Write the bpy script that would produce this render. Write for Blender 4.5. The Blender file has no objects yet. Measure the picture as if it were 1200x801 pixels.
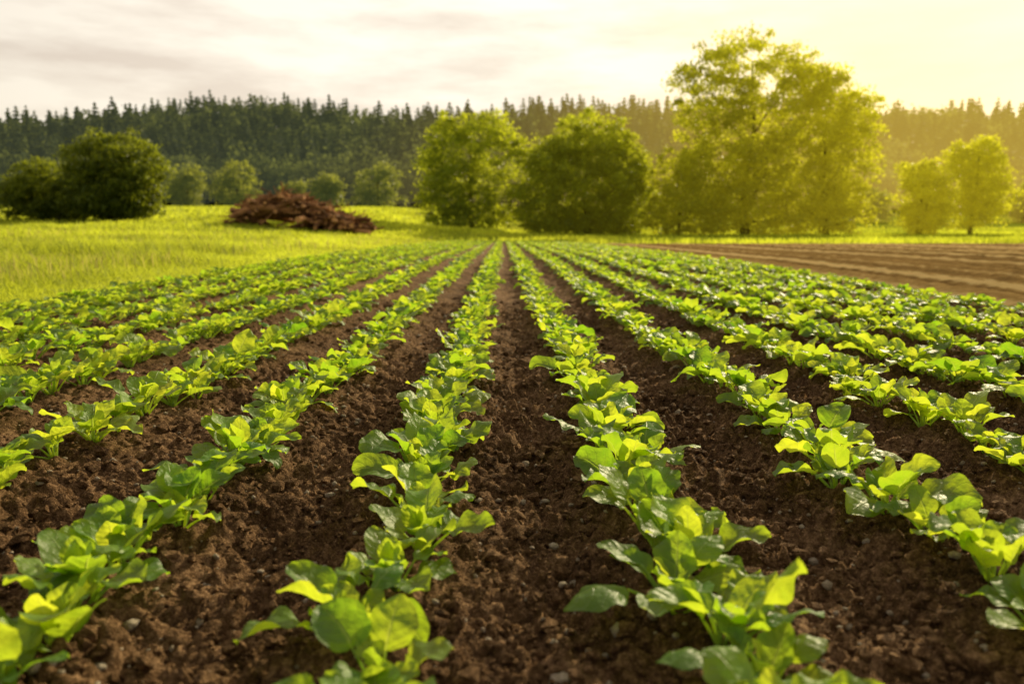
import bpy, bmesh, math
import numpy as np
from mathutils import Vector, Matrix

scene = bpy.context.scene
COL = scene.collection
R = np.random.default_rng(7)
scene.view_settings.view_transform = 'Standard'
scene.view_settings.look = 'None'
scene.view_settings.exposure = 0

SUN_AZ, SUN_EL = 30.0, 23.0
sa, se = math.radians(SUN_AZ), math.radians(SUN_EL)
SUND = Vector((math.sin(sa)*math.cos(se), math.cos(sa)*math.cos(se), math.sin(se)))
CAMH = 0.58
ROW0, S = -0.168, 0.456
ROWS = [ROW0 + S*k for k in range(-7, 9)]
FX0, FX1, FY1 = -3.6, 3.72, 51.0
BY1 = 39.0

# ------------------------------------------------------------ noise helpers
def frac(a): return a - np.floor(a)
def hsh(i, j, s): return frac(np.sin(i*127.1 + j*311.7 + s*74.7)*43758.5453)
def vnoise(x, y, s=0):
    xi, yi = np.floor(x), np.floor(y)
    fx, fy = x-xi, y-yi
    fx = fx*fx*(3-2*fx); fy = fy*fy*(3-2*fy)
    a = hsh(xi, yi, s); b = hsh(xi+1, yi, s); c = hsh(xi, yi+1, s); d = hsh(xi+1, yi+1, s)
    return (a*(1-fx)+b*fx)*(1-fy) + (c*(1-fx)+d*fx)*fy
def fbm(x, y, o=4, s=0):
    r = 0; a = .5
    for k in range(o):
        r = r + a*(vnoise(x, y, s+k)-.5); x = x*2.03+3.1; y = y*2.03+1.7; a *= .5
    return r
def bumps(x, y, cell, amp, s, pres=.7, rmin=.35, rmax=.75):
    out = np.zeros_like(x)
    xi, yi = np.floor(x/cell), np.floor(y/cell)
    for dx in (-1, 0, 1):
        for dy in (-1, 0, 1):
            ci, cj = xi+dx, yi+dy
            jx = (ci+hsh(ci, cj, s))*cell; jy = (cj+hsh(ci, cj, s+1))*cell
            r = (rmin+(rmax-rmin)*hsh(ci, cj, s+2))*cell
            p = (hsh(ci, cj, s+3) < pres)*(0.5+.5*hsh(ci, cj, s+4))
            tx = (hsh(ci, cj, s+5)-.5)*1.1; ty = (hsh(ci, cj, s+6)-.5)*1.1
            ux, uy = (x-jx)/r, (y-jy)/r
            d2 = ux*ux+uy*uy
            out = np.maximum(out, amp*p*np.clip(np.minimum(1.8*(1-d2), .75+ux*tx+uy*ty), 0, 1.2))
    return out
def sstep(a, b, x):
    t = np.clip((x-a)/(b-a), 0, 1); return t*t*(3-2*t)

# ------------------------------------------------------------ terrain
_ty = np.linspace(-40, 700, 7401)
def table(pts, sig):
    v = np.interp(_ty, [p[0] for p in pts], [p[1] for p in pts])
    k = np.exp(-.5*(np.arange(-4*sig, 4*sig+1)/sig)**2); k /= k.sum()
    return np.convolve(np.pad(v, 4*sig, mode='edge'), k, mode='valid')
TC = table([(-40, 0), (1, 0), (2, -.03), (4, -.08), (8, -.11), (14, -.16), (30, -.45), (50, -.88), (75, -1.05), (120, -.3), (190, 1.6), (700, 3)], 12)
TL = table([(-40, 0), (1, 0), (4, -.05), (10, -.1), (25, -.15), (40, -.12), (55, .15), (62, .40), (90, 1.3), (120, 2.2), (190, 3.2), (700, 4)], 30)
def G(x, y):
    x = np.asarray(x, float); y = np.asarray(y, float)
    c = np.interp(y, _ty, TC); l = np.interp(y, _ty, TL)
    t = sstep(-3.6, -22, x)
    g = c*(1-t)+l*t
    prof = np.interp(x, [-260, -150, -118, -80, -45, -20, 15, 45, 90, 150, 260], [18, 20, 25, 26, 21, 21, 26, 26, 26, 25, 24])
    g = g + sstep(190, 300, y)*(prof+3.*fbm(x/45, y/70, 3, 71))
    far = sstep(60, 120, y)
    g = g + far*.8*fbm(x/40+5, y/60, 3, 11)
    g = g + .75*np.exp(-((x+8)/9.)**2-((y-66)/7.)**2)
    return g
def rowprof(x):
    return .024*np.cos(2*np.pi*(x-ROW0)/S)
def soil_base(x, y):
    return G(x, y)+rowprof(x)+.03*fbm(x*1.9, y*1.9, 3, 3)

# ------------------------------------------------------------ mesh helper
def make_mesh(name, V, faces, attrs=None, vattrs=None, smooth=True):
    V = np.asarray(V, np.float32)
    me = bpy.data.meshes.new(name)
    if isinstance(faces, np.ndarray): faces = [faces]
    loops = np.concatenate([f.ravel() for f in faces]).astype(np.int32)
    tot = np.concatenate([np.full(len(f), f.shape[1]) for f in faces]).astype(np.int32)
    start = np.concatenate([[0], np.cumsum(tot)[:-1]]).astype(np.int32)
    me.vertices.add(len(V)); me.vertices.foreach_set('co', V.ravel())
    me.loops.add(len(loops)); me.loops.foreach_set('vertex_index', loops)
    me.polygons.add(len(tot)); me.polygons.foreach_set('loop_start', start)
    me.polygons.foreach_set('use_smooth', np.full(len(tot), smooth))
    me.update(calc_edges=True)
    for k, v in (attrs or {}).items():
        a = me.attributes.new(k, 'FLOAT', 'POINT'); a.data.foreach_set('value', np.asarray(v, np.float32))
    for k, v in (vattrs or {}).items():
        a = me.attributes.new(k, 'FLOAT_VECTOR', 'POINT'); a.data.foreach_set('vector', np.asarray(v, np.float32).ravel())
    return me
def add_obj(name, me, mat=None, **props):
    o = bpy.data.objects.new(name, me); COL.objects.link(o)
    if mat is not None:
        me.materials.clear(); me.materials.append(mat)
    for k, v in props.items(): o[k] = v
    return o
def grid_faces(nx, ny):
    i = np.arange(nx*ny).reshape(ny, nx)
    return np.stack([i[:-1, :-1], i[:-1, 1:], i[1:, 1:], i[1:, :-1]], -1).reshape(-1, 4)

# ------------------------------------------------------------ material helpers
class NT:
    def __init__(s, name):
        s.m = bpy.data.materials.new(name); s.m.use_nodes = True
        s.t = s.m.node_tree; s.t.nodes.clear()
        s.out = s.n('ShaderNodeOutputMaterial')
    def n(s, typ, **k):
        nd = s.t.nodes.new(typ)
        for a, b in k.items(): setattr(nd, a, b)
        return nd
    def l(s, a, b): s.t.links.new(a, b)
    def val(s, inp, v):
        if isinstance(v, (int, float, tuple)): inp.default_value = v
        else: s.l(v, inp)
    def math(s, op, a, b=None, c=None, clamp=False):
        nd = s.n('ShaderNodeMath', operation=op); nd.use_clamp = clamp
        s.val(nd.inputs[0], a)
        if b is not None: s.val(nd.inputs[1], b)
        if c is not None: s.val(nd.inputs[2], c)
        return nd.outputs[0]
    def mix(s, f, a, b, bt='MIX'):
        nd = s.n('ShaderNodeMix', data_type='RGBA', blend_type=bt)
        s.val(nd.inputs[0], f)
        for i, v in ((6, a), (7, b)):
            if isinstance(v, tuple): nd.inputs[i].default_value = (*v, 1)
            else: s.l(v, nd.inputs[i])
        return nd.outputs[2]
    def noise(s, scale, detail=4, vec=None, rough=.5):
        nd = s.n('ShaderNodeTexNoise'); nd.inputs['Scale'].default_value = scale
        nd.inputs['Detail'].default_value = detail; nd.inputs['Roughness'].default_value = rough
        if vec is not None: s.l(vec, nd.inputs['Vector'])
        return nd.outputs['Fac']
    def ramp(s, f, stops):
        nd = s.n('ShaderNodeValToRGB'); s.l(f, nd.inputs[0])
        e = nd.color_ramp.elements
        while len(e) < len(stops): e.new(.5)
        for k, (p, c) in enumerate(stops):
            e[k].position = p; e[k].color = (*c, 1)
        return nd.outputs[0]
    def attr(s, name):
        return s.n('ShaderNodeAttribute', attribute_name=name)
    def pos(s): return s.n('ShaderNodeNewGeometry').outputs['Position']
    def bump(s, h, strength, dist):
        nd = s.n('ShaderNodeBump'); nd.inputs['Strength'].default_value = strength
        nd.inputs['Distance'].default_value = dist; s.l(h, nd.inputs['Height']); return nd.outputs[0]

def foliage_mat(name, dark, light, trans, tfac=.5, rough=.5, spec=.3, haze_glow=None, lowf=.6):
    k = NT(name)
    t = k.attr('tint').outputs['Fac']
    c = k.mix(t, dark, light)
    b = k.n('ShaderNodeBsdfPrincipled'); k.l(c, b.inputs['Base Color'])
    b.inputs['Roughness'].default_value = rough; b.inputs['Specular IOR Level'].default_value = spec
    if haze_glow:   # leaf emission standing in for hazy sunlit air, grows towards the sunny side
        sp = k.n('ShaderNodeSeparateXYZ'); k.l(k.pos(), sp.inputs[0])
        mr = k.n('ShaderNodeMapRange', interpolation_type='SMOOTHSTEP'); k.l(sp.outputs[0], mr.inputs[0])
        mr.inputs[1].default_value = haze_glow[2]; mr.inputs[2].default_value = haze_glow[3]
        k.l(k.mix(mr.outputs[0], haze_glow[0], haze_glow[1]), b.inputs['Emission Color'])
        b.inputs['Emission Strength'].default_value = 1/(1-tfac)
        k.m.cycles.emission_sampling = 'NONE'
    tr = k.n('ShaderNodeBsdfTranslucent')
    tc = k.mix(t, tuple(v*lowf for v in trans), trans); k.l(tc, tr.inputs[0])
    mx = k.n('ShaderNodeMixShader'); mx.inputs[0].default_value = tfac
    k.l(b.outputs[0], mx.inputs[1]); k.l(tr.outputs[0], mx.inputs[2]); k.l(mx.outputs[0], k.out.inputs[0])
    return k.m

def crop_mat():
    k = NT('crop_leaf')
    a = k.attr('leafuv'); sep = k.n('ShaderNodeSeparateXYZ'); k.l(a.outputs['Vector'], sep.inputs[0])
    u, v, pet = sep.outputs
    av = k.math('ABSOLUTE', v)
    mid = k.math('SUBTRACT', 1.0, k.math('DIVIDE', av, k.math('MULTIPLY_ADD', k.math('SUBTRACT', 1.0, u), .09, .025)), clamp=True)
    sv = k.math('FRACT', k.math('MULTIPLY', k.math('SUBTRACT', u, k.math('MULTIPLY', k.math('POWER', av, 1.4), .30)), 5.0))
    sv = k.math('ABSOLUTE', k.math('SUBTRACT', sv, .5))
    side = k.math('SUBTRACT', 1.0, k.math('DIVIDE', sv, .055), clamp=True)
    side = k.math('MULTIPLY', side, k.math('MULTIPLY', k.math('SUBTRACT', 1.1, av), .5))
    vein = k.math('MAXIMUM', k.math('MAXIMUM', mid, side), pet, clamp=True)
    t = k.attr('tint').outputs['Fac']
    rnd = k.n('ShaderNodeObjectInfo').outputs['Random']
    nz = k.noise(35, 3, k.pos()); nb = k.noise(1.2, 2, k.pos())
    f = k.math('ADD', k.math('MULTIPLY', t, .7), k.math('ADD', k.math('MULTIPLY', k.math('SUBTRACT', nb, .35), .6), k.math('ADD', k.math('MULTIPLY', rnd, .2), k.math('MULTIPLY', k.math('SUBTRACT', nz, .55), .6))), clamp=True)
    base = k.mix(f, (.045, .14, .012), (.19, .33, .03))
    base = k.mix(k.math('MULTIPLY', vein, .6), base, (.36, .50, .14))
    tc = k.mix(f, (.30, .62, .015), (.95, 1.0, .05))
    tc = k.mix(k.math('MULTIPLY', vein, .45), tc, (.88, .95, .18))
    b = k.n('ShaderNodeBsdfPrincipled'); k.l(base, b.inputs['Base Color'])
    b.inputs['Roughness'].default_value = .46; b.inputs['Specular IOR Level'].default_value = .45
    h = k.math('ADD', k.math('MULTIPLY', vein, -.6), k.math('ADD', k.math('MULTIPLY', sv, .4), k.math('MULTIPLY', k.noise(70, 3, k.pos()), 1.3)))
    bn = k.bump(h, .6, .005); k.l(bn, b.inputs['Normal'])
    tr = k.n('ShaderNodeBsdfTranslucent'); k.l(tc, tr.inputs[0]); k.l(bn, tr.inputs['Normal'])
    mx = k.n('ShaderNodeMixShader'); mx.inputs[0].default_value = .54
    k.l(b.outputs[0], mx.inputs[1]); k.l(tr.outputs[0], mx.inputs[2]); k.l(mx.outputs[0], k.out.inputs[0])
    return k.m

def soil_mat(name, c0, c1, c2, streak=False):
    k = NT(name); p = k.pos()
    n1 = k.noise(3, 5, p, .6); n2 = k.noise(75, 5, p, .7); n3 = k.noise(300, 3, p, .6)
    if streak:
        n2 = k.noise(9, 5, p, .7)
        mp = k.n('ShaderNodeMapping'); k.l(p, mp.inputs[0]); mp.inputs['Scale'].default_value = (2.2, .008, .0)
        n1 = k.noise(1.0, 2, mp.outputs[0], .6)
    f = k.math('ADD', k.math('MULTIPLY', n1, .80 if streak else .35), k.math('MULTIPLY', n2, .20 if streak else .65))
    c = k.ramp(f, [(.40 if streak else .36, c0), (.50, c1), (.58 if streak else .66, c2)])
    spk = k.ramp(n3, [(.0, (0, 0, 0)), (.60, (0, 0, 0)), (.70, (1, 1, 1))])
    c = k.mix(k.math('MULTIPLY', spk, .4), c, tuple(min(1, v*2.0) for v in c2))
    b = k.n('ShaderNodeBsdfPrincipled'); k.l(c, b.inputs['Base Color'])
    b.inputs['Roughness'].default_value = .85; b.inputs['Specular IOR Level'].default_value = .0 if streak else .05
    h = k.math('ADD', k.math('MULTIPLY', n2, 1.0), k.math('MULTIPLY', n3, .5))
    k.l(k.bump(h, 1.0, .05 if streak else .018), b.inputs['Normal'])
    k.l(b.outputs[0], k.out.inputs[0]); return k.m

def ground_mat():
    k = NT('meadow_ground'); p = k.pos()
    n1 = k.noise(.10, 5, p, .65); n2 = k.noise(2.5, 6, p, .7)
    f = k.math('ADD', k.math('MULTIPLY', n1, .65), k.math('MULTIPLY', n2, .35))
    c = k.ramp(f, [(.40, (.09, .15, .016)), (.5, (.26, .30, .025)), (.60, (.54, .47, .04))])
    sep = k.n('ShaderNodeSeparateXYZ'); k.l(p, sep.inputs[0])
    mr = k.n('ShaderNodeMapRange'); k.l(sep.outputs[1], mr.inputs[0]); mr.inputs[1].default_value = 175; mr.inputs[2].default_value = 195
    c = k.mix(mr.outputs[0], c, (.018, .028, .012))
    b = k.n('ShaderNodeBsdfPrincipled'); k.l(c, b.inputs['Base Color']); b.inputs['Roughness'].default_value = .9
    b.inputs['Specular IOR Level'].default_value = 0
    k.l(k.bump(n2, 1.0, .25), b.inputs['Normal'])
    k.l(b.outputs[0], k.out.inputs[0]); return k.m

def bark_mat(name, c0, c1, sc=8):
    k = NT(name); p = k.pos(); n = k.noise(sc, 5, p, .7)
    t = k.attr('tint').outputs['Fac']
    c = k.mix(k.math('MULTIPLY_ADD', t, .6, k.math('MULTIPLY', n, .5), clamp=True), c0, c1)
    b = k.n('ShaderNodeBsdfPrincipled'); k.l(c, b.inputs['Base Color']); b.inputs['Roughness'].default_value = .85
    b.inputs['Specular IOR Level'].default_value = .1
    k.l(k.bump(n, .8, .03), b.inputs['Normal']); k.l(b.outputs[0], k.out.inputs[0]); return k.m

M_CROP = crop_mat()
M_SOIL = soil_mat('dark_soil', (.042, .023, .012), (.175, .098, .046), (.50, .31, .165))
M_BARE = soil_mat('dry_soil', (.15, .085, .030), (.38, .24, .085), (.66, .48, .21), True)
M_STONE = soil_mat('pale_stone', (.30, .23, .16), (.55, .45, .33), (.72, .62, .48))
M_GROUND = ground_mat()
M_GRASS = foliage_mat('grass_blade', (.08, .16, .014), (.28, .34, .03), (.88, .96, .06), .6, lowf=.45)
M_SEED = foliage_mat('grass_seed_head', (.20, .20, .05), (.34, .32, .08), (.80, .74, .16), .5, spec=.1)
M_BARK = bark_mat('bark', (.05, .035, .02), (.17, .12, .06))
M_LOG = bark_mat('cut_wood', (.07, .032, .015), (.62, .33, .14), 5)

# ------------------------------------------------------------ camera
cam_d = bpy.data.cameras.new('camera'); cam = bpy.data.objects.new('camera', cam_d); COL.objects.link(cam)
cam_d.lens = 28; cam_d.sensor_width = 36; cam_d.clip_start = .02; cam_d.clip_end = 3000
pitch = math.atan(144.5/933.3); yaw = math.atan(10.5/933.3)
cam.location = (0, 0, CAMH); cam.rotation_euler = (math.pi/2-pitch, 0, -yaw)
cam_d.dof.use_dof = True; cam_d.dof.focus_distance = 2.1; cam_d.dof.aperture_fstop = 3.2
scene.camera = cam

# ------------------------------------------------------------ sun + world
sd = bpy.data.lights.new('sun', 'SUN'); sd.energy = 5.0; sd.angle = math.radians(.6); sd.color = (1, .84, .52)
so = bpy.data.objects.new('sun', sd); COL.objects.link(so)
so.rotation_euler = SUND.to_track_quat('Z', 'Y').to_euler(); so.location = (30, 60, 40)

w = bpy.data.worlds.new('World'); scene.world = w; w.use_nodes = True
k = NT.__new__(NT); k.t = w.node_tree; k.t.nodes.clear()
wout = k.n('ShaderNodeOutputWorld')
sky = k.n('ShaderNodeTexSky', sky_type='NISHITA'); sky.sun_disc = False
sky.sun_elevation = se; sky.sun_rotation = sa
bg1 = k.n('ShaderNodeBackground'); k.l(sky.outputs[0], bg1.inputs[0]); bg1.inputs[1].default_value = .12
tcn = k.n('ShaderNodeTexCoord').outputs['Generated']
nrm = k.n('ShaderNodeVectorMath', operation='NORMALIZE'); k.l(tcn, nrm.inputs[0])
dt = k.n('ShaderNodeVectorMath', operation='DOT_PRODUCT'); k.l(nrm.outputs[0], dt.inputs[0])
gd = Vector((math.sin(math.radians(26))*math.cos(math.radians(7)), math.cos(math.radians(26))*math.cos(math.radians(7)), math.sin(math.radians(7))))
dt.inputs[1].default_value = gd
d = k.math('MAXIMUM', dt.outputs['Value'], 0.0)
glow = k.math('POWER', d, 34.0)
sep = k.n('ShaderNodeSeparateXYZ'); k.l(nrm.outputs[0], sep.inputs[0])
mp = k.n('ShaderNodeMapping'); k.l(nrm.outputs[0], mp.inputs[0]); mp.inputs['Scale'].default_value = (1.8, 1.0, 8.0); mp.inputs['Rotation'].default_value = (0, math.radians(9), 0)
mp.inputs['Location'].default_value = (1.3, 5.2, .9)
cn = k.noise(2.8, 7, mp.outputs[0], .55)
cl = k.ramp(cn, [(.35, (0, 0, 0)), (.60, (1, 1, 1))])
left = k.mix(cl, (1.04, .87, .70), (1.40, 1.25, 1.03))
right = k.mix(cl, (.88, .78, .62), (1.18, 1.10, .90))
cc = k.mix(k.math('POWER', d, 5.0), left, right)
hz = k.math('POWER', k.math('SUBTRACT', 1.0, k.math('ABSOLUTE', sep.outputs[2]), clamp=True), 16.0)
cc = k.mix(k.math('MULTIPLY', hz, .5), cc, (1.26, 1.02, .62))
cc = k.mix(k.math('MULTIPLY', glow, .8, clamp=True), cc, (1.50, 1.08, .42))
bg2 = k.n('ShaderNodeBackground'); k.l(cc, bg2.inputs[0])
k.l(k.math('MULTIPLY_ADD', k.math('POWER', d, 1.1), .72, .38), bg2.inputs[1])
mx = k.n('ShaderNodeMixShader'); mx.inputs[0].default_value = .90
k.l(bg1.outputs[0], mx.inputs[1]); k.l(bg2.outputs[0], mx.inputs[2]); k.l(mx.outputs[0], wout.inputs[0])

# ------------------------------------------------------------ ground sheet
def spaced(parts):
    return np.unique(np.round(np.concatenate([np.arange(a, b, st) for a, b, st in parts]+[[parts[-1][1]]]), 4))
gx = spaced([(-900, -300, 50), (-300, -60, 6), (-60, -20, 2), (-20, -5, 1), (-5, 5, .5), (5, 60, 2), (60, 300, 6), (300, 900, 50)])
gy = spaced([(-60, 0, 10), (0, 60, 1), (60, 190, 3), (190, 320, 5), (320, 700, 40), (700, 2400, 200)])
X, Y = np.meshgrid(gx, gy)
Z = G(X, Y)
inf = ((X > FX0+.05) & (X < 75) & (Y < BY1-.5)) | ((X > FX0+.05) & (X < FX1-.1) & (Y < FY1-.5))
Z = Z-.15*inf
add_obj('ground', make_mesh('ground', np.stack([X, Y, Z], -1).reshape(-1, 3), grid_faces(len(gx), len(gy))), M_GROUND, kind='structure', label='gently rolling green meadow ground')

# ------------------------------------------------------------ field soil
def soil_height(X, Y, fine=1.0):
    z = soil_base(X, Y)
    mod = .45+1.1*vnoise(X*1.3, Y*1.3, 20)
    fur = .5-.5*np.cos(2*np.pi*(X-ROW0)/S)
    wx = X+.02*fbm(X*25, Y*25, 2, 9); wy = Y+.02*fbm(X*25+9, Y*25, 2, 19)
    z = z+mod*(np.maximum(bumps(wx, wy, .065, .024, 31, .5), bumps(wx, wy+.2, .11, .030, 81, .3))*(.45+.55*fur)
               + bumps(wx, wy+.3, .034, .018, 41, .75))
    if fine > .5:
        z = z+mod*bumps(wx+.7, wy, .019, .012, 51, .9)+.012*fbm(X*50, Y*50, 3, 5)
    return z
Vs, Fs, off = [], [], 0
def band(ys, xs, fine):
    global off
    X, Y = np.meshgrid(xs, ys); Z = soil_height(X, Y, fine)
    Z = Z-.10*(np.abs(X-xs[0]) < .02)*(xs[0] < -3.5)
    Vs.append(np.stack([X, Y, Z], -1).reshape(-1, 3)); Fs.append(grid_faces(len(xs), len(ys))+off); off += X.size
y1 = np.arange(.3, 3.0, .0066); xn = np.arange(-2.4, 2.4, .0072)
band(y1, xn, 1)
for a, b in ((FX0-.05, -2.4+.01), (2.39, FX1+.05)):
    band(np.arange(.3, 3.0+.02, .03), np.arange(a, b+.02, .03), 0)
band(np.arange(2.985, 6.3, .013), np.arange(FX0-.05, FX1+.06, .013), 1)
band(np.arange(6.28, 14, .045), np.arange(FX0-.05, FX1+.06, .03), 0)
band(np.arange(13.95, FY1+.3, .25), np.arange(FX0-.05, FX1+.06, .06), 0)
add_obj('field_soil', make_mesh('field_soil', np.concatenate(Vs), np.concatenate(Fs)), M_SOIL, kind='structure', label='dark brown crumbly tilled soil between crop rows')

bx = np.concatenate([np.arange(FX1-.12, 12, .06), np.arange(12, 30, .12), np.arange(30, 75, .6)])
by = np.concatenate([np.arange(.3, 4, .3), np.arange(4, 12, .06), np.arange(12, BY1+.2, .2)])
X, Y = np.meshgrid(bx, by)
Z = G(X, Y)-.006+.035*np.cos(2*np.pi*X/.75)*(.7+.3*vnoise(X, Y*.2, 8))+bumps(X, Y, .16, .03, 61, .6)+.02*fbm(X*1.5, Y*1.5, 3, 6)
add_obj('bare_field', make_mesh('bare_field', np.stack([X, Y, Z], -1).reshape(-1, 3), grid_faces(len(bx), len(by))), M_BARE, kind='structure', label='warm brown bare field with shallow parallel furrows')

# ------------------------------------------------------------ clods and pebbles
def ico_variants(sub, n, jag, seed):
    out = []
    bm = bmesh.new(); bmesh.ops.create_icosphere(bm, subdivisions=sub, radius=1)
    V0 = np.array([v.co[:] for v in bm.verts]); F0 = np.array([[v.index for v in f.verts] for f in bm.faces]); bm.free()
    r = np.random.default_rng(seed)
    for i in range(n):
        V = V0.copy()
        for q in range(7):
            dv = r.normal(size=3); dv /= np.linalg.norm(dv)
            dd = V@dv; V = V-np.outer(np.clip(dd-r.uniform(.35, .75), 0, None), dv)*.9
        V = V*(1+jag*r.normal(size=(len(V), 1)))*np.array([1, r.uniform(.6, 1), r.uniform(.5, .85)])
        out.append(V)
    return out, F0
def scatter_lumps(name, n, sub, jag, rad, mat, label, seed, ymax, smooth=True, rmax=.020):
    r = np.random.default_rng(seed)
    vs, F0 = ico_variants(sub, 8, jag, seed)
    m = int(n*2.2)
    yy = .55+(ymax-.55)*r.random(m)**1.6
    xx = r.uniform(-1, 1, m)*np.minimum(.8*yy+.5, 3.4)
    d = np.abs(((xx-ROW0)/S+.5) % 1-.5)
    keep = r.random(m) < .25+1.3*d
    xx, yy = xx[keep][:n], yy[keep][:n]; n = len(xx)
    rr = np.clip(rad[0]*np.exp(r.normal(size=n)*rad[1]), .002, rmax)
    zz = soil_height(xx, yy)+rr*.4
    ang = r.random(n)*6.283; vi = r.integers(0, 8, n)
    VV = np.stack(vs)[vi]*rr[:, None, None]
    c, s_ = np.cos(ang)[:, None], np.sin(ang)[:, None]
    x = VV[..., 0]*c-VV[..., 1]*s_+xx[:, None]; y = VV[..., 0]*s_+VV[..., 1]*c+yy[:, None]; z = VV[..., 2]+zz[:, None]
    nv = VV.shape[1]
    F = (F0[None]+(np.arange(n)*nv)[:, None, None]).reshape(-1, 3)
    add_obj(name, make_mesh(name, np.stack([x, y, z], -1).reshape(-1, 3), F, smooth=smooth), mat, kind='stuff', label=label, category='soil' if mat is M_SOIL else 'pebbles')
scatter_lumps('soil_clods', 36000, 1, .14, (.0058, .62), M_SOIL, 'loose brown soil crumbs scattered between crop rows', 5, 6.5, False, .026)
scatter_lumps('pebbles', 4200, 1, .03, (.0056, .48), M_STONE, 'small pale pebbles lying on the tilled soil', 6, 6.5)

# ------------------------------------------------------------ crop plants
def tube_np(P, rad, ns):
    P = np.asarray(P, float); n = len(P)
    T = np.gradient(P, axis=0); T /= np.linalg.norm(T, axis=1)[:, None]+1e-9
    ref = np.where(np.abs(T[:, 2:3]) > .95, np.array([[1., 0, 0]]), np.array([[0, 0, 1.]]))
    A = np.cross(T, ref); A /= np.linalg.norm(A, axis=1)[:, None]+1e-9
    B = np.cross(T, A)
    th = np.linspace(0, 2*np.pi, ns, endpoint=False)
    V = P[:, None]+np.asarray(rad)[:, None, None]*(A[:, None]*np.cos(th)[None, :, None]+B[:, None]*np.sin(th)[None, :, None])
    i = np.arange(n*ns).reshape(n, ns); j = np.roll(i, -1, 1)
    F = np.stack([i[:-1], j[:-1], j[1:], i[1:]], -1).reshape(-1, 4)
    return V.reshape(-1, 3), F
def plant(seed, nu, nv, npt, nleaf=None):
    r = np.random.default_rng(seed)
    nl = nleaf or r.integers(11, 16)
    V, F, UV, T = [], [], [], []; off = 0
    a0 = r.random()*6.28
    for i in range(nl):
        q = i/(nl-1)
        az = a0+i*2.3999+r.normal()*.25
        L = (.088-.038*q)*r.uniform(.76, 1.18); W = L*r.uniform(.70, .92)
        pl = (.068-.030*q)*r.uniform(.75, 1.25)
        el = math.radians(38+40*q+r.normal()*9)
        el1 = el-math.radians(r.uniform(-10, 26))
        arch = math.radians(r.uniform(15, 80)*(1-.3*q))
        tt = np.linspace(0, 1, npt)
        th = el+(.25)*(1-tt)
        dr = np.cos(th)*pl/(npt-1); dz = np.sin(th)*pl/(npt-1)
        pr = np.concatenate([[0], np.cumsum(dr[1:])])+.006; pz = np.concatenate([[0], np.cumsum(dz[1:])])
        P = np.stack([pr, 0*pr, pz], -1)
        pv, pf = tube_np(P, np.linspace(.0032, .0019, npt), 4 if npt < 4 else 6)
        u = np.linspace(0, 1, nu); v = np.linspace(-1, 1, nv)
        tu = el1-arch*u**1.2+.13*np.sin(u*6.28*r.uniform(.6, 1.2)+r.random()*6.28)
        sr = np.concatenate([[0], np.cumsum(np.cos(tu[1:])*L/(nu-1))])+pr[-1]
        sz = np.concatenate([[0], np.cumsum(np.sin(tu[1:])*L/(nu-1))])+pz[-1]
        side = u*L*r.normal()*.09
        wp = W/2*(np.sin(np.pi*np.clip(u, .010, .99)**.80))**.56
        ph, ph2 = r.random(2)*6.28; fr = r.uniform(1.3, 2.5)
        cup = r.uniform(.08, .52)*(1 if r.random() < .82 else -.7); wa = r.uniform(.04, .12)
        tw = r.normal()*.30
        U, VV = np.meshgrid(u, v, indexing='ij')
        ww = wp[:, None]*(1+.035*np.sin(U*17+ph+np.sign(VV))*np.abs(VV)**3)
        twa = tw*(.3+U)
        lat = ww*VV
        lift = cup*np.abs(VV)**1.4*ww+wa*W*np.abs(VV)**2*np.sin(fr*6.28*U+ph+np.sign(VV)*ph2)+.018*W*np.sin(U*21+ph2)*np.cos(VV*4+ph)
        la = lat*np.cos(twa)-lift*np.sin(twa); li = lat*np.sin(twa)+lift*np.cos(twa)
        nx_, nz_ = -np.sin(tu)[:, None], np.cos(tu)[:, None]
        x = sr[:, None]+li*nx_; z = sz[:, None]+li*nz_; y = la+side[:, None]
        lv = np.stack([x, y, z], -1).reshape(-1, 3)
        A = np.concatenate([pv, lv])
        c, s_ = math.cos(az), math.sin(az)
        A = np.stack([A[:, 0]*c-A[:, 1]*s_, A[:, 0]*s_+A[:, 1]*c, A[:, 2]], -1)
        V.append(A); F.append(pf+off); F.append(grid_faces(nv, nu)+off+len(pv)); off += len(A)
        UV.append(np.concatenate([np.tile([[.0, 0, 1.]], (len(pv), 1)), np.stack([U.ravel(), VV.ravel(), 0*U.ravel()], -1)]))
        T.append(np.full(len(A), np.clip(r.random()*.8+.2*q, 0, 1)))
    return np.concatenate(V), np.concatenate(F), np.concatenate(UV), np.concatenate(T)

pos = []
for rx in ROWS:
    y = .70+R.random()*.08
    while y < FY1-.4:
        if not (R.random() < .015):
            pos.append((rx+R.normal()*.020, y, R.uniform(.86, 1.24)*(.98 if abs(rx) < 3 else .88), R.random()*6.283))
        y += R.uniform(.105, .17)
pos = np.array(pos)
ta = math.tan(yaw)
relx = np.abs(pos[:, 0]-pos[:, 1]*ta)
vis = relx < pos[:, 1]*.665+.14
dist = np.hypot(pos[:, 0], pos[:, 1])
order = np.argsort(np.where(vis, dist, 1e6))
near = order[:300]; rest = order[300:]
hi = []
for i in range(18):
    V, F, UV, T = plant(100+i, 13, 9, 5)
    me = make_mesh('crop_plant', V, F, {'tint': T}, {'leafuv': UV}); me.materials.append(M_CROP); hi.append(me)
for j, i in enumerate(near):
    x, y, s_, a = pos[i]
    o = bpy.data.objects.new('crop_plant', hi[int(R.integers(0, 18))]); COL.objects.link(o)
    o.location = (x, y, float(soil_base(x, y))+.006)
    o.scale = (s_, s_, s_*R.uniform(.82, 1.06)); o.rotation_euler = (R.normal()*.09, R.normal()*.09, a)
    o['label'] = 'young broad-leaved green crop plant in dark soil'; o['category'] = 'crop plant'; o['group'] = 'crop plants in field rows'
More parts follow.
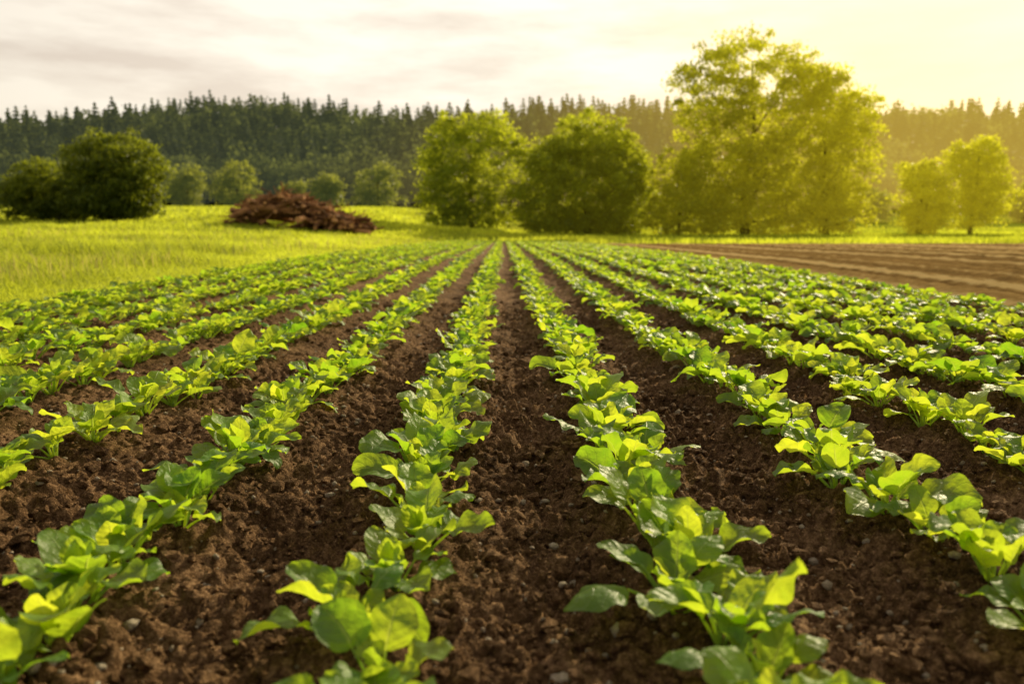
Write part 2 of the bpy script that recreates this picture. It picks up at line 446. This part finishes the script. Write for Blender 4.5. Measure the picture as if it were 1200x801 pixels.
def merge_plants(idx, temps):
    Vs, Fs, Us, Ts = [], [], [], []; off = 0
    for i in idx:
        x, y, s_, a = pos[i]
        V, F, UV, T = temps[int(R.integers(0, len(temps)))]
        c, n = math.cos(a)*s_, math.sin(a)*s_
        z0 = float(soil_base(x, y))
        Vs.append(np.stack([V[:, 0]*c-V[:, 1]*n+x, V[:, 0]*n+V[:, 1]*c+y, V[:, 2]*s_*.94+z0], -1)); Fs.append(F+off); off += len(V)
        Us.append(UV); Ts.append(np.clip(T*.8+R.random()*.25, 0, 1))
    return np.concatenate(Vs), np.concatenate(Fs), np.concatenate(Us), np.concatenate(Ts), off
mid = [plant(200+i, 7, 5, 3) for i in range(10)]
low = [plant(300+i, 4, 3, 2, 9) for i in range(10)]
iA = [i for i in rest if pos[i, 1] < 13]; iB = [i for i in rest if pos[i, 1] >= 13]
a = merge_plants(iA, mid); b = merge_plants(iB, low)
add_obj('crop_rows', make_mesh('crop_rows', np.concatenate([a[0], b[0]]), np.concatenate([a[1], b[1]+a[4]]),
        {'tint': np.concatenate([a[3], b[3]])}, {'leafuv': np.concatenate([a[2], b[2]])}), M_CROP,
        kind='stuff', label='long converging rows of young green crop plants', category='crop plants')

# ------------------------------------------------------------ grass
def blades(name, xx, yy, hh, ww, label, seed, mat=M_GRASS, lean=.5, head=False):
    r = np.random.default_rng(seed); n = len(xx)
    zz = G(xx, yy)-.02
    a = r.random(n)*6.283; b = r.random(n)*6.283
    wx, wy = np.cos(a)*ww*.5, np.sin(a)*ww*.5
    lx, ly = np.cos(b)*hh*lean*r.random(n)-.08*hh, np.sin(b)*hh*lean*r.random(n)
    V = np.zeros((n, 5, 3))
    w0 = .25 if head else 1; w1 = 1.6 if head else .8; hm = .8 if head else .58
    V[:, 0] = np.stack([xx-wx*w0, yy-wy*w0, zz], -1); V[:, 1] = np.stack([xx+wx*w0, yy+wy*w0, zz], -1)
    V[:, 2] = np.stack([xx-wx*w1+lx*.35, yy-wy*w1+ly*.35, zz+hh*hm], -1); V[:, 3] = np.stack([xx+wx*w1+lx*.35, yy+wy*w1+ly*.35, zz+hh*hm], -1)
    V[:, 4] = np.stack([xx+lx, yy+ly, zz+hh], -1)
    f = np.array([[0, 1, 3], [0, 3, 2], [2, 3, 4]])
    F = (f[None]+(np.arange(n)*5)[:, None, None]).reshape(-1, 3)
    t = np.repeat(np.clip(r.random(n)*.45+1.6*(.6*vnoise(xx*.3, yy*.14, 77)+.4*vnoise(xx*1.1, yy*.6, 78))-.42, 0, 1), 5)
    add_obj(name, make_mesh(name, V.reshape(-1, 3), F, {'tint': t}), mat, kind='stuff', label=label, category='grass')
r = np.random.default_rng(21)
N = 200000
yy = np.exp(r.uniform(math.log(3.2), math.log(62), N))
xx = FX0-.02-np.abs(r.random(N))**1.15*np.maximum(.72*yy-2.6, .8)
edge = vnoise(yy*1.3, yy*0+.5, 35)*.5
hh = (.07+.15*sstep(0, 2.2, FX0-edge-xx))*r.uniform(.5, 1.3, N)*(.25+1.5*vnoise(xx*.8, yy*.8, 66))
blades('meadow_grass', xx, yy, hh, .003+.0008*yy, 'tall sunlit yellow-green meadow grass beside the crop', 1, lean=.9)
N = 6000
yy = np.exp(r.uniform(math.log(5), math.log(60), N))
xx = FX0-.9-np.abs(r.random(N))*np.maximum(.72*yy-2.6, .8)
ok = vnoise(xx*.5, yy*.3, 91) > .5
xx, yy = xx[ok], yy[ok]
blades('grass_seed_heads', xx, yy, r.uniform(.16, .36, len(xx)), .002+.0005*yy, 'golden seed heads above the meadow grass', 4, M_SEED, .6, True)
N = 60000
yy = r.uniform(BY1-.4, 95, N); xx = r.uniform(-1, 1, N)*.75*yy
ok = ~((yy < FY1+.2) & (xx < FX1+.3)) & (xx > -.72*yy)
xx, yy = xx[ok], yy[ok]
blades('field_margin_grass', xx, yy, r.uniform(.12, .38, len(xx)), np.full(len(xx), .06), 'sunlit green grass strip beyond the fields', 2)
N = 40000
yy = r.uniform(62, 150, N); xx = r.uniform(-.75, .0, N)*yy
blades('hill_grass', xx, yy, r.uniform(.2, .5, N), np.full(N, .12), 'bright yellow-green grass on the low rise', 3)

# ------------------------------------------------------------ trees
def leaf_quads(C, size, r):
    n = len(C)
    a = r.normal(size=(n, 3)); a /= np.linalg.norm(a, axis=1)[:, None]
    b = np.cross(a, r.normal(size=(n, 3))); b /= np.linalg.norm(b, axis=1)[:, None]
    s = size*r.uniform(.6, 1.3, n)[:, None]
    V = np.stack([C-a*s*.5, C+b*s*.34, C+a*s*.5, C-b*s*.34], 1)
    return V.reshape(-1, 3), np.arange(4*n).reshape(n, 4)
def make_tree(name, label, x, y, h, lobes, ncl, per, size, rc, mat, trad, seed, group=None, trunkh=.8, cat='tree', limbs=22, ragged=.11):
    r = np.random.default_rng(seed)
    L = np.array(lobes, float)*h
    wgt = L[:, 3]*L[:, 4]*L[:, 5]; wgt = wgt**.75; wgt /= wgt.sum()
    li = r.choice(len(L), ncl, p=wgt)
    d = r.normal(size=(ncl, 3)); d /= np.linalg.norm(d, axis=1)[:, None]
    rad = r.random(ncl)**.36
    C = L[li, :3]+d*rad[:, None]*L[li, 3:]*(1+ragged*r.normal(size=(ncl, 1)))
    C = C[C[:, 2] > .02*h]
    P, T = [], []
    for c in C:
        m = int(per*r.uniform(.5, 1.5)); q = rc*r.uniform(.55, 1.35)
        g = r.normal(size=(m, 3))*q*np.array([1, 1, .55])
        g[:, 2] -= .25*(g[:, 0]**2+g[:, 1]**2)/max(q, .1)*.5
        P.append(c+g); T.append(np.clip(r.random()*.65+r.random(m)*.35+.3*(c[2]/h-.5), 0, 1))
    P = np.concatenate(P); T = np.concatenate(T)
    ok = P[:, 2] > .02
    P, T = P[ok], T[ok]
    V, F = leaf_quads(P, size, r)
    z0 = float(G(x, y))
    e = bpy.data.objects.new(name, None); COL.objects.link(e); e.location = (x, y, z0-.05); e.empty_display_size = .5
    e['label'] = label; e['category'] = cat
    if group: e['group'] = group
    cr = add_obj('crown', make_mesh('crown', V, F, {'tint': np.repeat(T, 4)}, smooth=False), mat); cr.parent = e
    Vs, Fs, off = [], [], 0
    n = 9; t = np.linspace(0, 1, n)
    tp = np.stack([np.cumsum(r.normal(size=n)*.012*h), np.cumsum(r.normal(size=n)*.012*h), t*h*trunkh-.2], -1); tp[0, :2] = 0
    tp[:, :2] += np.outer(t, L[np.argmax(L[:, 5]), :2])
    v, f = tube_np(tp, trad*(1-t*.9)+.02+trad*.5*np.exp(-t*18), 9); Vs.append(v); Fs.append(f+off); off += len(v)
    for c in C[r.choice(len(C), min(len(C), limbs), replace=False)]:
        s = np.clip((c[2]/h-.22)/trunkh*r.uniform(.6, 1.0), .10, .9)
        i = s*(n-1); i0 = int(i); b0 = tp[i0]+(tp[min(i0+1, n-1)]-tp[i0])*(i-i0)
        u = np.linspace(0, 1, 6)[:, None]
        pts = b0+(c-b0)*u; pts[:, 2] -= np.sin(u[:, 0]*math.pi)*.06*np.linalg.norm(c-b0); pts += r.normal(size=pts.shape)*.012*h*np.sin(u*math.pi)
        v, f = tube_np(pts, trad*(1-s*.8)*.30*(1-u[:, 0]*.88)+.010, 6); Vs.append(v); Fs.append(f+off); off += len(v)
    V = np.concatenate(Vs)
    tr = add_obj('trunk', make_mesh('trunk', V, np.concatenate(Fs), {'tint': r.random(len(V))*.4}), M_BARK); tr.parent = e
    return e

M_T1 = foliage_mat('tree_leaf_green', (.032, .075, .010), (.18, .26, .02), (.92, .98, .04), .55, haze_glow=((.005, .006, .001), (.024, .019, .0015), -8, 14), lowf=.36)
M_T2 = foliage_mat('tree_leaf_gold_glow', (.045, .090, .009), (.20, .27, .018), (1.0, 1.0, .045), .58, haze_glow=((.040, .032, .002), (.15, .112, .006), 14, 38), lowf=.34)  # gold cast is emission added to the leaves, imitating misty sun glow
M_T3 = foliage_mat('bush_leaf_dark', (.035, .070, .010), (.13, .18, .018), (.50, .56, .03), .48, lowf=.40)
M_T4 = foliage_mat('distant_leaf', (.06, .10, .025), (.15, .19, .04), (.54, .56, .06), .5, haze_glow=((.018, .022, .010), (.18, .125, .015), -20, 90))
GT = 'trees along the field edge'
make_tree('deciduous_tree', 'medium sunlit green tree with loose uneven crown', -3.0, 78, 12.0,
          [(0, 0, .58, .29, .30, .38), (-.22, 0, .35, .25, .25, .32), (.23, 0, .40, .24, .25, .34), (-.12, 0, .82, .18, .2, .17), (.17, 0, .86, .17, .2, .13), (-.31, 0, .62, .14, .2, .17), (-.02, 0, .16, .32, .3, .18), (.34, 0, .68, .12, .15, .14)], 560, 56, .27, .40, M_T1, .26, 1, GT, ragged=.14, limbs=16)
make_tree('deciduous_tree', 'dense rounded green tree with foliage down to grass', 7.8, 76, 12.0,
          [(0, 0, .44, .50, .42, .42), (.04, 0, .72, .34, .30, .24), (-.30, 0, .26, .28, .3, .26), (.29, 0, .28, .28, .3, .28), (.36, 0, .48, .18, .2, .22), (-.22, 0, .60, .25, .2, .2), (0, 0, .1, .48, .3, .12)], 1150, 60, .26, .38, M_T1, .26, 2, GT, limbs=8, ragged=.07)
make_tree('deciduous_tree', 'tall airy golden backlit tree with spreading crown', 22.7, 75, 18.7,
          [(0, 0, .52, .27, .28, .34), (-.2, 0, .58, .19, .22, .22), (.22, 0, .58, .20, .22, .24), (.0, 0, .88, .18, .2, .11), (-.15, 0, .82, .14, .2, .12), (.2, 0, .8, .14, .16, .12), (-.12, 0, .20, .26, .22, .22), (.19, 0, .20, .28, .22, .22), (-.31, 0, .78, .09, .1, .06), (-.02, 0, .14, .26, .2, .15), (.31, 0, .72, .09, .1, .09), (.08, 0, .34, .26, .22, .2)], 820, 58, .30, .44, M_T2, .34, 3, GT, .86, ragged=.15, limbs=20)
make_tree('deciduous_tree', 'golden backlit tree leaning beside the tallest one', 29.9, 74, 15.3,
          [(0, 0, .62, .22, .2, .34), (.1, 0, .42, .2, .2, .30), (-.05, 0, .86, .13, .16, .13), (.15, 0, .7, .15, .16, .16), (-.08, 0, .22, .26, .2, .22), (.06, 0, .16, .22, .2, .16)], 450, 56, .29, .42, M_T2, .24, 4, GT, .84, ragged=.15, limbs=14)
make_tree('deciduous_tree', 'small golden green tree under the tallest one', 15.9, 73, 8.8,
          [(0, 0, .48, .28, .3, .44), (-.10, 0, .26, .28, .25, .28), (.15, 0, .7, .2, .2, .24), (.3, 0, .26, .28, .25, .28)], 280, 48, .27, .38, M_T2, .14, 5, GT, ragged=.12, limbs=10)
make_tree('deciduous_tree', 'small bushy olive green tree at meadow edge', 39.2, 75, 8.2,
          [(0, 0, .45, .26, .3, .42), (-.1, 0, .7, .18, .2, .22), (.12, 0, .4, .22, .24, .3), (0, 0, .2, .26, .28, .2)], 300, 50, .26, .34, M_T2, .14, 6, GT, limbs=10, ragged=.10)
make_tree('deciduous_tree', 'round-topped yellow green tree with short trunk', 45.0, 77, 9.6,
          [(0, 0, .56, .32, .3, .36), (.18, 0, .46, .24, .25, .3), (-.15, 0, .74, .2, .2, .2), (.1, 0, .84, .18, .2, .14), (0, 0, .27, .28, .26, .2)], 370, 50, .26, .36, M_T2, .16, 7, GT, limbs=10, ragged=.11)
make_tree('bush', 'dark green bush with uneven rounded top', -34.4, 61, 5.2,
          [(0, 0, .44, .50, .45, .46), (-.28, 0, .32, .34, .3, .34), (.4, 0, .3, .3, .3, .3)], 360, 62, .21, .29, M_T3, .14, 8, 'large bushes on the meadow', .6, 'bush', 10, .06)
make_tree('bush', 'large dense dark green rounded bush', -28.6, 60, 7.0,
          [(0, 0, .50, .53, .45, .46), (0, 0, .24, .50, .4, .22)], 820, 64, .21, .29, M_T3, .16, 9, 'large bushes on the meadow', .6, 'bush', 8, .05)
BT = 'small trees before the forest'
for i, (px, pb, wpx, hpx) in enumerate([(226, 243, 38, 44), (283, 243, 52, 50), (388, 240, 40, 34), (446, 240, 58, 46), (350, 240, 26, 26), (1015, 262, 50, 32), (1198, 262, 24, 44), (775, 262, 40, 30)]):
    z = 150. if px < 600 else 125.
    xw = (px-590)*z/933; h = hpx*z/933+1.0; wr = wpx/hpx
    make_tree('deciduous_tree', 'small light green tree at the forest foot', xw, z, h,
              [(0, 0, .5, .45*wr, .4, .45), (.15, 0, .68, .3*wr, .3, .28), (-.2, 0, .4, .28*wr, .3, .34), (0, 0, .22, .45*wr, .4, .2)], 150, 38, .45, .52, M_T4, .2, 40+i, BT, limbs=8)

# ------------------------------------------------------------ forest
def conifer(seed):
    r = np.random.default_rng(seed); V = []
    nl = 14; wb = r.uniform(.15, .24); lx, ly = r.normal(size=2)*.012
    for i in range(nl):
        q = i/(nl-1); z = .08+.88*q; rad = (wb*(1-q)**.72+.022)*r.uniform(.75, 1.25)
        nb = int(12-6*q)
        for j in range(nb):
            a = r.random()*6.283; rr = rad*r.uniform(.5, 1.25); wd = rr*.45+.012
            c, s = math.cos(a), math.sin(a); dz = .045*r.uniform(.2, 1.4)
            o = (lx*q, ly*q)
            V += [(o[0], o[1], z+.03), (o[0]+c*rr*.6-s*wd, o[1]+s*rr*.6+c*wd, z-.3*dz), (o[0]+c*rr, o[1]+s*rr, z-dz), (o[0]+c*rr*.6+s*wd, o[1]+s*rr*.6-c*wd, z-.3*dz)]
    return np.array(V)
def broadleaf(seed):
    r = np.random.default_rng(seed)
    C = []
    for i in range(26):
        d = r.normal(size=3); d /= np.linalg.norm(d); c = np.array([0, 0, .6])+d*np.array([.24, .24, .36])*r.random()**.4
        C.append(c+r.normal(size=(7, 3))*.05)
    return leaf_quads(np.concatenate(C), .085, r)[0]
cons = [conifer(i) for i in range(14)]; brs = [broadleaf(50+i) for i in range(10)]
r = np.random.default_rng(99)
Vs, Ts = [], []
st = 4.2
for gx_ in np.arange(-235, 235, st):
    for gy_ in np.arange(186, 308, st*1.15):
        x = gx_+r.uniform(-.48, .48)*st; y = gy_+r.uniform(-.48, .48)*st
        if abs(x) > .78*y: continue
        pb = .92 if y < 202 else np.clip(.24+1.6*(float(vnoise(np.array(x/22), np.array(y/22), 4))-.5), .08, .9)
        bro = r.random() < pb
        tmp = brs[r.integers(0, 10)] if bro else cons[r.integers(0, 14)]
        h = r.uniform(8, 13) if y < 196 else (r.uniform(11, 15.5) if bro else 12.5+6*r.random()**1.5)
        a = r.random()*6.28; c, s = math.cos(a), math.sin(a); wsc = r.uniform(.85, 1.2)*h
        z0 = float(G(x, y))-.8
        Vs.append(np.stack([(tmp[:, 0]*c-tmp[:, 1]*s)*wsc+x, (tmp[:, 0]*s+tmp[:, 1]*c)*wsc+y, tmp[:, 2]*h+z0], -1))
        Ts.append(np.clip(np.full(len(tmp), (.65 if bro else .15)+r.uniform(-.2, .3)), 0, 1))
V = np.concatenate(Vs)
M_FOR = foliage_mat('forest_foliage', (.038, .054, .026), (.10, .13, .035), (.20, .23, .05), .4, .8, .05, haze_glow=((.027, .031, .020), (.40, .265, .045), -55, 120))
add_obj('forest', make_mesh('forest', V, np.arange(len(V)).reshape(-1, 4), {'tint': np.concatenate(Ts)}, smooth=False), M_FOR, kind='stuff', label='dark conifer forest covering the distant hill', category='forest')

# ------------------------------------------------------------ wood pile
r = np.random.default_rng(15)
Vs, Fs, Ts, off = [], [], [], 0
cx, cy = -13.9, 56.
for i in range(420):
    t = r.uniform(-1, 1)
    prof = np.interp(t, [-1, -.85, -.55, -.25, -.05, .2, .5, .85, 1], [.4, 1.1, 1.9, 2.35, 2.1, 1.75, 1.2, 1.0, .3])
    twig = i > 220
    hz = prof*(r.random()**.5 if not twig else r.random()**.25*1.05)
    depth = 1.8*(1-hz/3.3)
    c = np.array([cx+t*4.4, cy+r.uniform(-1, 1)*depth, hz])
    c[2] += float(G(c[0], c[1]))
    Ln = r.uniform(1.2, 3.2); a = r.normal()*.5+(0 if r.random() < .6 else 1.35); el = r.normal()*(.45 if twig else .22)-t*.12
    dv = np.array([math.cos(a)*math.cos(el), math.sin(a)*math.cos(el), math.sin(el)])
    rad = r.uniform(.02, .05) if twig else r.uniform(.05, .22)
    u = np.linspace(-.5, .5, 4)[:, None]
    pts = c+dv*u*Ln+r.normal(size=(4, 3))*(.10 if twig else .04)
    v, f = tube_np(pts, rad*np.array([1, .95, .9, .8]), 9)
    n0 = len(v); capc = np.stack([pts[0], pts[-1]])
    v = np.concatenate([v, capc])
    ca = np.array([[n0, (j+1) % 9, j] for j in range(9)]); cb = np.array([[n0+1, n0-9+j, n0-9+(j+1) % 9] for j in range(9)])
    Vs.append(v); Fs.append(f+off); Ts.append(np.concatenate([np.full(n0, r.random()**1.8*1.2-.25), [1.8, 1.8]]))
    Fs.append(np.concatenate([ca, cb])+off); off += len(v)
q4 = np.concatenate([f for f in Fs if f.shape[1] == 4]); q3 = np.concatenate([f for f in Fs if f.shape[1] == 3])
add_obj('wood_pile', make_mesh('wood_pile', np.concatenate(Vs), [q4, q3], {'tint': np.concatenate(Ts)}, smooth=False), M_LOG,
        label='heap of reddish brown cut logs and branches on grass', category='wood pile')
